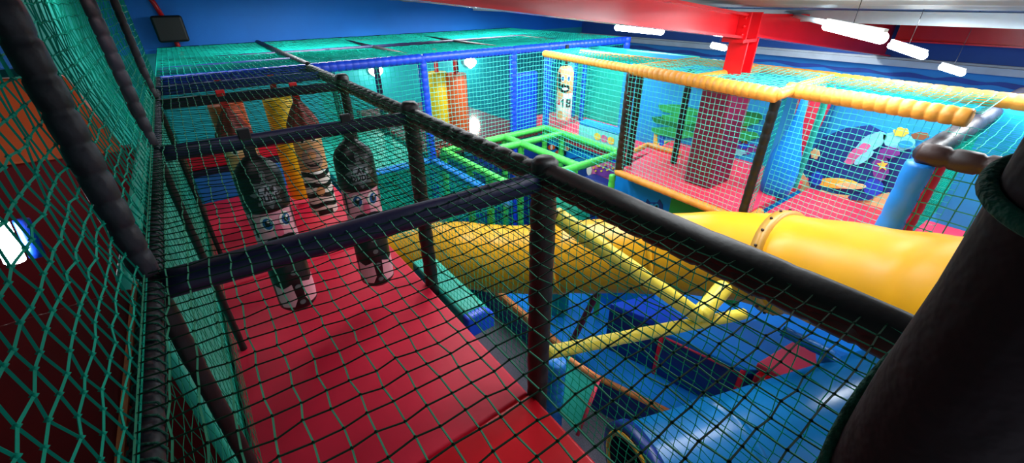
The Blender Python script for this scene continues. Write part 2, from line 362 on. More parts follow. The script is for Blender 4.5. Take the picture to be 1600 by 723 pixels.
def prisoner_bag(x, y, zb, a0, label):
    t = thing('punch_bag', (x, y, zb), label, 'punch bag', 'striped punch bags in the corridor')
    c, r = (x, y), .178
    mb = MB(); lathe(mb, c, [(zb, .05), (zb+.01, .14), (zb+.05, r), (-2.1, r), (-2.05, r)], 'white')
    z = zb+.17
    k = 0
    while z < -2.12:        # wavy black stripes
        pts = []; n = 28
        vs = []; fs = []
        for i in range(n):
            a = 2*PI*i/n; w = .02*math.sin(3*a+k)
            vs += [(x+(r+.003)*math.cos(a), y+(r+.003)*math.sin(a), z+w), (x+(r+.003)*math.cos(a), y+(r+.003)*math.sin(a), z+.07+w)]
            fs.append((2*i, 2*((i+1) % n), 2*((i+1) % n)+1, 2*i+1))
        mb.add(vs, fs, 'printblack', True); z += .15; k += 1
    wrap(mb, c, r, a0, ell(.0, zb+.42, .055, .065), 'skin', .008); wrap(mb, c, r, a0, rect(-.1, zb+.06, .1, zb+.13), 'printblack', .006)
    lathe(mb, c, [(-2.06, r), (-2.05, r+.002), (-1.5, r+.002), (-1.49, r)], 'skin')
    lathe(mb, c, [(-1.66, r+.001), (-1.655, r+.004), (-1.5, r+.004), (-1.495, r)], 'cream')
    wrap(mb, c, r, a0, ell(0, -1.88, .135, .16), 'nosegrey', .007); wrap(mb, c, r, a0, ell(0, -1.83, .055, .06), 'skin', .010)
    wrap(mb, c, r, a0, [(-.09, -1.93), (-.05, -1.985), (.05, -1.985), (.09, -1.93), (.05, -1.96), (-.05, -1.96)], 'printblack', .011)
    for s in (-.07, .07): wrap(mb, c, r, a0, ell(s, -1.61, .04, .045), 'white', .008); wrap(mb, c, r, a0, ell(s, -1.615, .02, .03), 'printblack', .010)
    mb.build('body', t)
    mb = MB(); n = 32; prof = [(-1.50, r+.012), (-1.42, r+.006), (-1.34, r-.03), (-1.24, .1), (-1.16, .05), (-1.12, .03)]; vs = []; fs = []
    for i, (z, rr) in enumerate(prof):
        for k in range(n):
            a = 2*PI*k/n; f = (1+.09*math.cos(8*a)*(1 if i < 5 else 0)); dz = -.05*abs(math.cos(4*a)) if i == 0 else 0
            vs.append((x+rr*f*math.cos(a), y+rr*f*math.sin(a), z+dz))
    for i in range(len(prof)-1):
        for k in range(n): fs.append((i*n+k, i*n+(k+1) % n, (i+1)*n+(k+1) % n, (i+1)*n+k))
    mb.add(vs, fs, 'hairbrown', True)
    for k in range(8):
        wrap(mb, c, r+.012, PI*k/4, [(-.05, -1.49), (-.025, -1.535), (.025, -1.535), (.05, -1.49), (.02, -1.475), (-.02, -1.475)], 'nosegrey', .012)
    mb.build('hair', t)
    mb = MB(); box(mb, (x-.045, y-.02, -1.18), (x+.045, y+.02, -.92), 'redstrap'); mb.build('strap', t, .008)
prisoner_bag(.24, 6.08, -2.74, A0+.05, 'striped punch bag hanging behind the left helmeted bag, before the orange roller')
prisoner_bag(1.03, 6.06, -2.77, A0-.12, 'striped punch bag hanging in front of the yellow roller')
def roller(x, y, r, z0, z1, m, label, strap='redstrap', group=None):
    t = thing('hanging_roller', (x, y, z0), label, 'roller', group)
    mb = MB(); lathe(mb, (x, y), [(z0, r*.9), (z0+.02, r), (z1-.02, r), (z1, r*.95)], m, 32); mb.build('padded_cylinder', t)
    mb = MB(); box(mb, (x-.04, y-.02, z1-.02), (x+.04, y+.02, -.96), strap); mb.build('strap', t)
roller(.3, 7.2, .22, -2.9, -1.27, 'orange', 'orange padded roller behind the left striped punch bag')
roller(.96, 7.2, .2, -2.88, -1.27, 'yellowpad', 'bright yellow padded roller at the corridor end, left of a striped bag')

# ------------------------------------------------------------------ the left, beyond the net wall
up = thing('upper_deck', (-1.7, .5, -1.4), 'dark red upper deck with orange edge at the far left', 'platform')
mb = MB(); box(mb, (-3.6, -1.2, -1.06), (-.43, 2.0, -1.0), 'darkred'); mb.build('mat', up, .03)
mb = MB(); box(mb, (-.43, -1.2, -1.06), (-.412, 2.0, -.985), 'orangetrim'); mb.build('edge_trim', up)
for x, y in ((-3.3, 1.8), (-.7, 1.8), (-.7, -1), (-3.3, -1)): mb = MB(); rings(mb, [(x, y, -7), (x, y, -1.06)], [.06, .06], 'black', 10); mb.build('leg', up)
slab('floor_mat', [(-2.4, -1.1), (-.5, -1.1), (-.5, 1.9), (-2.4, 1.9)], -3.1, .12, 'red', 'red lower mat glimpsed below the left rail, beside the black post', 'mat')
ob = thing('divider_board', (-2, 6, -7), 'orange board over dark red board beyond the left net wall', 'board')
mb = MB(); prism(mb, [(-3.2, 6, -1.33), (-.8, 6, -1.43), (-1.02, 6.3, -.66), (-3.2, 6.3, -.6)], (0, .12, 0), 'orange'); mb.build('orange_panel', ob, .03)
mb = MB(); box(mb, (-3.2, 6.02, -7), (-.72, 6.2, -1.4), 'darkred'); mb.build('dark_red_panel', ob, .03)
mb = MB(); box(mb, (-3.0, 4.6, -2.3), (-2.0, 5.2, -1.85), 'darkred'); mb.build('dark_red_step', ob, .05)
lp = thing('strip_light', at_y(10, 380, 4.4), 'bright white strip light glowing at the left edge behind the net', 'light')
p0, p1 = at_y(-4, 350, 4.5), at_y(24, 408, 4.5)
mb = MB(); rings(mb, [p0, p1], [.06, .06], 'lamp', 10); mb.build('tube', lp)
mb = MB(); rings(mb, [p0+Vector((.1, .08, -.03)), p1+Vector((.1, .08, -.03))], [.05, .05], 'royal', 8); mb.build('holder', lp)
mb = MB(); a_, b_ = at_y(-40, 112, 5.9), at_y(22, 52, 5.9); box(mb, a_, (b_.x, 5.98, b_.z), 'skyfoam'); tag(mb.build('wall_pad', None, .03), 'sky blue pad in the top left corner behind the net', 'pad')
mb = MB(); box(mb, (-1.25, 6.6, -7), (-1.15, 12.85, .9), 'tealpaint'); tag(mb.build('partition', None), 'green painted partition beyond the left net wall', 'partition')
sp = thing('loudspeaker', at_y(266, 45, 12.75), 'small black loudspeaker on a red pipe on the blue back wall', 'speaker')
q = at_y(266, 45, 12.6)
mb = MB(); box(mb, (q.x-.28, 12.45, q.z-.26), (q.x+.28, 12.75, q.z+.26), 'blackplastic'); mb.build('cabinet', sp, .05)
mb = MB(); rings(mb, [(q.x-.28, 12.84, q.z+.95), (q.x-.12, 12.84, q.z+.5), (q.x, 12.84, q.z)], [.05]*3, 'redsteel', 8); rings(mb, [(q.x, 12.84, q.z), (q.x+.05, 12.84, q.z-.7)], [.05]*2, 'redsteel', 8); mb.build('pipe', sp)
mb = MB(); box(mb, (q.x-.1, 12.74, q.z-.1), (q.x+.1, 12.89, q.z+.1), 'redsteel'); mb.build('bracket', sp)

# ------------------------------------------------------------------ the blue-railed level at the back
BY = 7.76
bf = thing('blue_play_frame', (5, 9, -7), 'blue padded pole frame of the back play level', 'frame')
bx = [XR, 3.63, 5.78, 6.78, 9.5]
for i in range(4): pole('rail', (bx[i]+.02, BY, -1), (bx[i+1]-.02, BY-.05*(i == 3), -1), .085, 'bluefoam', bf)
for x in bx[1:4]: pole('post', (x, BY, -7), (x, BY, -.95), .085, 'bluefoam', bf)
pole('post', (9.4, BY-.1, -7), (9.4, BY-.1, -.92), .09, 'bluefoam', bf)
pole('post', (8.05, 9.0, -7), (8.05, 9.0, -.95), .08, 'bluefoam', bf); pole('post', (8.0, 7.75, -7), (8.0, 7.75, -.95), .06, 'bluefoam', bf)
for x in (2.6, 3.63, 5.78): pole('post', (x, 10.3, -7), (x, 10.3, -.95), .07, 'navy', bf)
pole('rail', (XL+.05, BY, -1), (XR-.05, BY, -1), .08, 'bluefoam', bf); pole('rail', (XL, 8.9, -1.0), (XR, 8.9, -1.0), .075, 'deep', bf, .5)
pole('rail', (XL, 7.0, -1.0), (XR-.06, 6.95, -1.0), .06, 'deep', bf, .5)
pole('rail', (XL, 10.3, -1), (9.4, 10.3, -1), .06, 'navy', bf, .4); pole('rail', (XL, 12.75, -.98), (9.4, 12.75, -.98), .06, 'black', bf, .4)
for x in (3.63, 5.78, 7.9): pole('rail', (x, BY, -.99), (x, 12.7, -.99), .045, 'black', bf, .3)
pole('rail', (XR+.1, BY, -3.0), (3.55, BY, -3.0), .075, 'skyfoam', bf); pole('rail', (3.66, 5.05, -3.0), (3.63, BY-.1, -3.0), .085, 'skyfoam', bf)
net('roof_net', (XL, 7.85, -.93), (9.75, 0, 0), (0, 4.9, 0), .085, 'teal net roof over the blue-railed level in front of the back wall', 'net_far', 0.0051, False, .06, .08)
net('front_net', (XR, BY-.06, -2.95), (2.0, 0, 0), (0, 0, 1.95), .085, 'teal net hanging under the blue rail, behind the climbing net floor', 'net_far', 0.0041, False, .03)
net('front_net', (3.7, BY-.06, -2.95), (3.05, 0, 0), (0, 0, 1.95), .09, 'pale net in front of the orange and yellow rollers under the blue rail', 'net_white', 0.0037, False, .03)
net('front_net', (6.8, BY-.08, -2.85), (2.6, 0, 0), (0, 0, 1.85), .09, 'teal net under the blue rail, behind the number eighteen bag', 'net_far', 0.0041, False, .03)
net('climbing_net', (XR+.05, 5.1, -3.02), (1.98, 0, 0), (0, 2.62, 0), .08, 'flat teal climbing net floor edged by blue rails right of the corridor', 'net_far', 0.0054, False, .12)
slab('tiled_floor', [(3.7, 7.85), (6.65, 7.85), (6.65, 12.8), (3.7, 12.8)], -2.92, .12, 'tilered', 'glossy dark red floor behind the blue-railed net', 'floor')
slab('floor_mat', [(6.7, 5.0), (8.35, 5.0), (8.35, 8.9), (6.7, 8.9)], -2.86, .16, 'pinkred', 'red walkway mat beneath the number eighteen bag', 'mat')
slab('floor_mat', [(1.7, 7.85), (3.66, 7.85), (3.66, 12.6), (1.7, 12.6)], -3.05, .12, 'teal', 'teal mat behind the teal net at the back', 'mat')
roller(4.78, 8.55, .235, -2.78, -1.47, 'orange', 'bright orange hanging roller in front of its mustard yellow neighbour', group='rollers behind the blue rail')
roller(4.42, 8.75, .22, -2.8, -1.43, 'yellowpad', 'mustard yellow hanging roller partly hidden by the bright orange one', group='rollers behind the blue rail')
mb = MB(); box(mb, (5.97, 8.0, -2.92), (6.72, 8.18, -1.54), 'royal'); tag(mb.build('wall_pad', None, .05), 'tall royal blue pad between two blue posts at the back', 'pad')
for px, py, lab in ((587, 110, 'round white wall lamp above the teal net, left of the blue post'), (735, 97, 'round white wall lamp above the orange roller')):
    q = at_y(px, py, 12.6); t = thing('wall_lamp', q, lab, 'lamp', 'round lamps on the back wall')
    mb = MB(); rings(mb, [(q.x+.001*k, 12.6-.0, q.z-.2+.4*k/8) for k in range(9)], [max(.02, .2*math.sin(PI*k/8)) for k in range(9)], 'bulb', 14); mb.build('globe', t)
    mb = MB(); rings(mb, [(q.x, 12.62, q.z), (q.x, 12.9, q.z)], [.15, .18], 'pale', 14); mb.build('base', t)
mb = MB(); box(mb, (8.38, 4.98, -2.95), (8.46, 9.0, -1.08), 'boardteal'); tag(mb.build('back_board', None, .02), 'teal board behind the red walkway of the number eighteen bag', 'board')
lb = thing('low_trough', (7.9, 6.2, -2.86), 'low blue trough with yellow painted shapes on the red walkway', 'play box')
a_, b_ = at_z(903, 214, -2.86), at_z(972, 236, -2.86); th = (b_-a_).normalized(); bk = Vector((.35, .1, 0))
mb = MB(); prism(mb, [a_, b_, b_+bk, a_+bk], (0, 0, .3), 'lightaqua'); mb.build('front_wall', lb, .02)
mb = MB(); prism(mb, [a_+Vector((0, 0, .3)), b_+Vector((0, 0, .3)), b_+bk+Vector((0, 0, .3)), a_+bk+Vector((0, 0, .3))], (0, 0, .06), 'skyfoam'); mb.build('blue_rim', lb, .02)
mb = MB()
for f, m_ in ((.45, 'goldpaint'), (.6, 'lilac'), (.75, 'goldpaint')):
    c_ = a_.lerp(b_, f)+Vector((-.004, -.004, .15)); prism(mb, [c_+th*.1*math.cos(2*PI*k/10)+Vector((0, 0, .08*math.sin(2*PI*k/10))) for k in range(10)], (-.006, -.002, 0), m_)
mb.build('painted_shapes', lb)
# the number eighteen bag
t = thing('punch_bag', (7.3, 7.6, -2.7), 'white footballer bag with number 18 and bearded face beside the blue post', 'punch bag')
x, y, r = 7.15, 7.52, .19; c = (x, y); a0 = -PI/2-.75
mb = MB(); lathe(mb, c, [(-2.66, .1), (-2.65, r-.03), (-2.6, r), (-2.0, r), (-1.98, r)], 'white'); lathe(mb, c, [(-2.0, r-.001), (-1.99, r+.002), (-1.55, r+.002), (-1.47, r-.03), (-1.42, .12), (-1.41, .02)], 'skin')
for s in (-.08, .1): wrap(mb, c, r, a0, ell(s*.76, -1.66, 0.046, .075), 'white', .006); wrap(mb, c, r, a0, ell(s*.76, -1.665, 0.027, .05), 'eyeblue', .009)
wrap(mb, c, r, a0, ell(-0.160, -1.72, 0.053, .2), 'printblack', .005)
wrap(mb, c, r, a0, ell(-0.015, -1.88, 0.129, .1), 'printblack', .006); wrap(mb, c, r, a0, ell(0.000, -1.89, 0.068, .035), 'white', .009); wrap(mb, c, r, a0, ell(0.015, -1.77, 0.030, .05), 'skin', .01)
wrap(mb, c, r, a0, ell(-0.122, -2.05, 0.091, .09), 'skin', .006); wrap(mb, c, r, a0, ell(-0.091, -2.5, 0.076, .1), 'skin', .006); wrap(mb, c, r, a0, ell(0.091, -2.58, 0.038, .05), 'skin', .006)
text(mb, c, r, a0, -.075, -2.3, .16, '18', 'printblack', .2); wrap(mb, c, r, a0, rect(-.19, -2.27, -.105, -2.15), 'redstrap', .006)
for z in (-2.22, -2.18): wrap(mb, c, r, a0, rect(-.175, z-.008, -.12, z+.008), 'white', .009)
mb.build('body', t)
mb = MB(); box(mb, (x-.04, y-.02, -1.44), (x+.04, y+.02, -.96), 'blackplastic'); mb.build('strap', t)
st = thing('spiked_post', (8.0, 7.9, -2.86), 'blue post with pale pointed fins right of the number eighteen bag', 'post')
mb = MB(); box(mb, (8.0, 8.1, -2.86), (8.14, 8.3, -1.2), 'bluefoam'); mb.build('column', st, .03)
for z in (-1.55, -1.9, -2.25, -2.55): mb = MB(); prism(mb, [(8.0, 8.1, z-.12), (8.0, 8.1, z+.12), (7.55, 8.0, z)], (0, .08, 0), 'lightaqua'); mb.build('fin', st)

# ------------------------------------------------------------------ the green cage
gf = thing('green_pole_cage', (5.2, 6.4, -7), 'bright green padded pole cage sunk between the walkways', 'frame')
gz = -2.8; c1, c2, c3, c4 = (6.65, 7.62), (6.65, 5.22), (3.85, 5.2), (3.82, 7.6)
for a, b_ in ((c1, c2), (c2, c3), (c3, c4), (c4, c1), ((5.42, 7.62), (5.42, 5.2)), ((6.65, 7.0), (4.5, 7.0)), ((4.5, 7.0), (4.5, 5.2))):
    pole('rail', (*a, gz), (*b_, gz), .075, 'greenfoam', gf)
for p in (c1, c2, c4, (5.42, 7.62), (6.65, 7.0), (5.42, 7.0), (3.85, 6.6), (3.85, 5.9), (5.3, 5.2)): pole('post', (*p, -4.6 if p[0] < 4 else -5.98), (*p, gz-.05), .07, 'greenfoam', gf)
net('cage_net', (3.85, 5.22, -4.6), (0, 2.38, 0), (0, 0, 1.75), .09, 'green net on the left side of the green pole cage', 'net', .006, False, .03)
mb = MB(); box(mb, (3.9, 7.7, -6.98), (6.7, 7.74, -3.1), 'navypad'); tag(mb.build('backdrop_board', None), 'dark navy panel behind the green pole cage', 'panel')
mp = thing('fish_mural', (6.85, 6.5, -6.5), 'pale blue underwater mural with small fish below the red walkway', 'mural')
mb = MB(); box(mb, (6.82, 4.6, -6.98), (6.9, 7.68, -3.15), 'bluemat'); mb.build('panel', mp)
MX = 6.81
def flat(mb, pts, x, m, th=.012):
    prism(mb, [(x, p[0], p[1]) for p in pts], (-th, 0, 0), m)
def pix(pts, x): return [(at_x(px, py, x).y, at_x(px, py, x).z) for px, py in pts]
def blob(px, py, a, b_, n=16, rot=0, j=0): return [(px+(a*math.cos(2*PI*k/n)*math.cos(rot)-b_*math.sin(2*PI*k/n)*math.sin(rot))*(1+j*math.sin(k*2.3)), py+(a*math.cos(2*PI*k/n)*math.sin(rot)+b_*math.sin(2*PI*k/n)*math.cos(rot))*(1+j*math.sin(k*2.3))) for k in range(n)]
for px, py in ((862, 230), (874, 238), (858, 246), (884, 232)):
    mb = MB(); flat(mb, pix(blob(px, py, 6, 4), MX), MX, 'orange'); flat(mb, pix(blob(px, py, 1.6, 4), MX-.012), MX-.012, 'white'); flat(mb, pix([(px+5, py), (px+10, py-4), (px+10, py+4)], MX), MX, 'printblack'); mb.build('small_fish', mp)
mb = MB(); flat(mb, pix(blob(905, 265, 27, 20), MX), MX, 'deep'); flat(mb, pix([(880, 258), (866, 246), (868, 272)], MX), MX, 'deep'); flat(mb, pix(blob(905, 255, 12, 8), MX-.012), MX-.012, 'sky'); mb.build('blue_fish', mp)
mb = MB(); flat(mb, pix(blob(948, 266, 28, 14, j=.12), MX-.03), MX-.03, 'lilac'); flat(mb, pix(blob(946, 268, 17, 8, j=.15), MX-.045), MX-.045, 'purple')
for k in range(14): flat(mb, pix(blob(928+k*3, 262+5*math.sin(k*1.9), 1.6, 1.6, 8), MX-.06), MX-.06, 'goldpaint')
mb.build('coral_reef', mp)
mb = MB(); flat(mb, pix(blob(921, 266, 4, 8), MX-.05), MX-.05, 'white'); mb.build('white_shell', mp)
mb = MB(); q = at_d(884, 308, 7.7); n = 16
rings(mb, [(q.x, q.y, q.z-.7+1.25*k/n) for k in range(n+1)], [.5*math.sin(PI*(.5+.5*(k/n)))**.5 if k < n else .02 for k in range(n+1)], 'teal', 24)
rings(mb, [(q.x, q.y, -5.99), (q.x, q.y, q.z-.68)], [.2, .2], 'teal', 16)
tag(mb.build('soft_dome', None), 'teal green soft dome below the green pole cage', 'soft play shape')
bp = thing('brick_pad', (6.4, 5.3, -4), 'orange-red padded block with navy frame beneath the red walkway', 'pad')
mb = MB(); box(mb, (6.45, 4.7, -6.98), (6.75, 6.0, -3.5), 'navypad'); mb.build('base', bp, .03)
mb = MB(); a = at_x(893, 283, 6.44); d_ = at_x(935, 302, 6.44); box(mb, (6.4, a.y, a.z), (6.46, d_.y, d_.z), 'orange'); mb.build('front_panel', bp, .02)

# ------------------------------------------------------------------ the orange-railed level (right)
OX, OB, OZ = 5.55, 7.0, -2.66
of = thing('orange_play_frame', (6.3, 3.5, -7), 'orange padded pole frame around the red play level on the right', 'frame')
for a, b_, r in (((5.9, 6.85), (5.62, 4.42), .065), ((5.6, 4.40), (5.32, 2.1), .085), ((5.78, 2.2), (5.64, .55), .085)): pole('rail', (*a, -1), (*b_, -1), r, 'orangefoam', of, .1, .12)
pole('rail', (6.56, 6.5, -1), (6.66, 4.3, -1), .06, 'orangefoam', of)
pole('rail', (7.2, 4.3, -1), (7.2, 2.2, -1), .06, 'orangefoam', of); pole('rail', (7.0, 2.2, -1), (6.9, .3, -1), .08, 'orangefoam', of)
for a, b_ in (((5.62, 4.42), (7.2, 4.3)), ((5.32, 2.12), (7.2, 2.2)), ((5.5, 3.3), (7.1, 3.2))): pole('rail', (*a, -1), (*b_, -1), .065, 'orangefoam', of)
for x0, y0, m_, r in ((5.6, 4.4, 'brown', .075), (5.4, 2.13, 'black', .055), (5.9, 4.45, 'black', .06), (6.6, 4.0, 'black', .055), (6.75, 3.5, 'black', .05), (7.2, 2.2, 'teal', .045)): pole('post', (x0, y0, OZ), (x0, y0, -1.05), r, m_, of)
pole('edge_rail', (5.56, 4.42, OZ-.04), (5.5, 2.12, OZ-.04), .06, 'orangefoam', of); pole('edge_rail', (5.5, 2.12, OZ-.04), (6.0, 2.14, OZ-.04), .055, 'orangefoam', of)
pole('post', (5.56, 4.5, -6), (5.56, 4.5, OZ-.12), .06, 'greenfoam', of)
slab('floor_mat', [(5.6, 2.2), (8.2, 2.2), (8.2, 4.95), (5.6, 4.4)], OZ+.01, .14, 'pinkred', 'pinkish red floor mat around the maroon padded column', 'mat')
slab('floor_mat', [(5.75, -.6), (7.6, -.6), (7.6, 2.1), (5.75, 2.1)], OZ-.05, .14, 'pinkred', 'pinkish red floor mat before the sea mural on the right', 'mat')
o1, o2, o3 = at_z(992, 236, OZ+.05), at_z(1012, 226, OZ+.05), at_z(1062, 240, OZ+.05); pole('kerb', o1, o2, .05, 'orangefoam', of); pole('kerb', o2, o3, .05, 'orangefoam', of)
net('front_net', (5.57, 4.38, OZ), (-.12, -2.22, 0), (-.05, 0, 1.63), .072, 'pale teal net in front of the maroon padded column', 'net_white', 0.0030, False, .02)
net('front_net', (5.86, 6.8, -2.75), (-.24, -2.36, 0), (0, 0, 1.72), .085, 'pale teal net between the number eighteen bag and the brown post', 'net_white', 0.0037, False, .02)
net('side_net', (5.42, 2.12, OZ), (.36, .05, 0), (0, 0, 1.62), .07, 'narrow teal net between the black post and the blue skittle pad', 'net_far', 0.0041, False)
net('front_net', (5.78, 2.1, OZ-.05), (-.14, -1.7, 0), (0, 0, 1.63), .064, 'pale teal net in front of the sea mural', 'net_white', 0.0030, False, .02)
net('roof_net', (5.62, 4.42, -.94), (-.28, -2.3, 0), (1.6, 0, 0), .085, 'pale sagging net roof around the red steel column', 'net_white', 0.0041, False, .05)
net('roof_net', (5.9, 6.8, -.95), (-.26, -2.36, 0), (.95, 0, 0), .085, 'teal net roof strip between two orange rails at the back', 'net_far', 0.0054, False, .02)
net('roof_net', (5.78, 2.15, -.95), (-.13, -1.65, 0), (1.2, 0, 0), .085, 'teal net roof over the sea mural cell', 'net_far', 0.0041, False, .03)
mc = MB(); prism(mc, [(6.0, 2.95, OZ), (6.62, 2.95, OZ), (6.62, 3.42, OZ), (6.0, 3.42, OZ)], (0, 0, 1.64), 'maroonpad'); tag(mc.build('column_pad', None, .06), 'maroon padded sleeve around the foot of the red steel column', 'pad')
q = at_z(1208, 304, OZ-.04); q2 = at_y(1240, 255, q.y+.2)
for x, y, m_, prof, lab in ((q.x, q.y, 'bluemat', [(0, .1), (.03, .19), (.2, .22), (.4, .225), (.65, .19), (.9, .12), (1.2, .06), (1.6, .04)], 'blue skittle-shaped soft pad, wide at its foot, right of the black post'),
                            (q2.x, q2.y, 'pinkred', [(0, .06), (.3, .08), (.6, .12), (.9, .2), (1.2, .23), (1.45, .22), (1.62, .17)], 'red soft pad, wide at its top, behind the blue skittle pad')):
    mb = MB(); lathe(mb, (x, y), [(OZ-.04+z, r) for z, r in prof], m_); tag(mb.build('soft_skittle', None), lab, 'soft play shape')
pl = thing('under_deck_panels', (5.9, 3.4, -6.9), 'blue and green panels below the orange-edged red level', 'panel')
def ypix(px, py, x): q = at_x(px, py, x); return (q.y, q.z)
PX = 5.85
ya, yb, yc = ypix(965, 300, PX)[0], ypix(1047, 320, PX)[0], ypix(1125, 330, PX)[0]
mb = MB(); box(mb, (PX, yb, -5.9), (PX+.1, 4.7, OZ-.2), 'bluemat'); mb.build('blue_panel', pl)
mb = MB(); box(mb, (PX, 2.0, -4.3), (PX+.1, yb, OZ-.2), 'greenvinyl'); mb.build('green_panel', pl)
for px in (989, 1022):
    mb = MB(); flat(mb, pix([(px-13, 340), (px-14, 318), (px-10, 311), (px-6, 316), (px+5, 316), (px+9, 311), (px+14, 320), (px+13, 342)], PX), PX, 'deep')
    for s in (-4, 4): flat(mb, pix(blob(px+s, 322, 3.8, 4.2), PX-.013), PX-.013, 'white' if px < 1000 else 'sky'); flat(mb, pix(blob(px+s, 322.5, 1.7, 2), PX-.026), PX-.026, 'printblack')
    mb.build('painted_owl', pl)
# painted boards behind the level
FX = 7.75
fm = thing('forest_mural', (7.8, 4, -2.7), 'blue mural of flat-topped green trees behind the red level', 'mural')
mb = MB(); box(mb, (FX, 2.2, OZ-.2), (FX+.06, 6.3, -1.02), 'sky'); mb.build('board', fm)
def paint(name, parent, x, *shapes):
    mb = MB()
    for k, (pts, m_) in enumerate(shapes): flat(mb, pix(pts, x-.013*k), x-.013*k, m_)
    return mb.build(name, parent)
paint('tree', fm, FX, ([(1050, 215), (1058, 175), (1066, 175), (1064, 222)], 'brownpaint'), (blob(1062, 172, 34, 8, j=.08, rot=.15), 'leaf'), (blob(1054, 190, 36, 8, j=.08, rot=.12), 'leafdark'), (blob(1066, 186, 32, 7, j=.08, rot=.12), 'leaf'), (blob(1052, 207, 35, 8, j=.08, rot=.12), 'leaf'), (blob(1072, 199, 20, 5, rot=.1), 'leafdark'))
paint('tree', fm, FX, ([(1158, 230), (1162, 180), (1168, 180), (1168, 232)], 'brownpaint'), (blob(1166, 183, 26, 9, j=.08), 'leafdark'), (blob(1160, 189, 26, 8, j=.08), 'leaf'), (blob(1160, 212, 26, 8, j=.1), 'leaf'))
paint('lily_pad', fm, FX, (blob(1046, 226, 18, 7), 'cream'), (blob(1048, 224, 9, 4), 'leaf'))
paint('flower_bank', fm, FX, (blob(1160, 232, 24, 9, j=.15), 'purple'), (blob(1155, 238, 10, 5, j=.2), 'lightaqua'), (blob(1163, 228, 8, 4, j=.2), 'royal'))
paint('reeds', fm, FX, ([(1020, 232), (1023, 205), (1027, 205), (1028, 232)], 'goldpaint'), ([(1030, 234), (1032, 210), (1037, 210), (1038, 234)], 'royal'))
sm = thing('sea_mural', (7.8, 1, -2.7), 'blue sea mural with swirling shapes and a yellow star', 'mural')
mb = MB(); box(mb, (FX-.2, -1.2, OZ-.2), (FX-.14, 2.15, -1.02), 'sky'); mb.build('board', sm)
SX = FX-.2
paint('dark_reef', sm, SX, ([(1262, 275), (1265, 240), (1285, 215), (1320, 200), (1360, 195), (1400, 215), (1425, 235), (1420, 285), (1390, 320), (1330, 315)], 'deep'))
paint('sandy_floor', sm, SX-.03, ([(1245, 295), (1255, 270), (1268, 292), (1300, 302), (1350, 308), (1390, 300), (1400, 340), (1300, 330)], 'cream'))
paint('shell', sm, SX-.045, (blob(1362, 222, 26, 12, rot=-.5, j=.05), 'lightaqua'), (blob(1340, 240, 24, 9, rot=-.7, j=.1), 'lilac'), (blob(1350, 246, 18, 6, rot=-.6), 'lightaqua'))
paint('shell', sm, SX-.045, (blob(1405, 220, 26, 14, rot=.2, j=.08), 'lightaqua'), (blob(1408, 206, 12, 7, j=.15), 'goldpaint'), (blob(1390, 238, 16, 9, j=.1), 'purple'), (blob(1415, 225, 12, 6), 'sky'))
star = [(1379+(9 if k % 2 == 0 else 4)*math.sin(PI*k/5), 258-(9 if k % 2 == 0 else 4)*math.cos(PI*k/5)) for k in range(10)]
paint('star', sm, SX-.06, (blob(1376, 262, 13, 20, j=.1), 'purple'), (star, 'goldpaint'))
paint('crab', sm, SX-.045, (blob(1438, 212, 14, 6, j=.1), 'brownpaint'))
paint('fish', sm, SX-.045, (blob(1274, 240, 7, 8, j=.2), 'cream'))
paint('picnic_table', sm, SX-.06, (blob(1308, 286, 34, 8, rot=.06), 'goldpaint'), (blob(1330, 290, 24, 5, rot=.05), 'cream'))
paint('stool', sm, SX-.05, (blob(1276, 283, 12, 16), 'deep'), (blob(1276, 279, 9, 11), 'royal')); paint('stool', sm, SX-.05, (blob(1365, 292, 16, 14), 'royal'), (blob(1345, 308, 20, 5), 'deep'))
wl = MB()       # painted water line along the right wall
pts = [(950+i*10, 69.5+i*1.03+1.2*math.sin(i*.9)) for i in range(66)]
up_, lo_ = [], []
for i, (px, py) in enumerate(pts):
    q = at_x(px, py, WX-.001); w = .02+.03*abs(math.sin(i*.37))
    up_.append((WX-.001, q.y, q.z+w)); lo_.append((WX-.001, q.y, q.z-w))
n = len(up_); vs = up_+lo_+[(v[0]-.01, v[1], v[2]) for v in up_+lo_]
wl.add(vs, [(2*n+i, 2*n+i+1, 3*n+i+1, 3*n+i) for i in range(n-1)] + [(i, i+1, 2*n+i+1, 2*n+i) for i in range(n-1)] + [(n+i, 3*n+i, 3*n+i+1, n+i+1) for i in range(n-1)], 'deep')
struct('trim_2', wl)

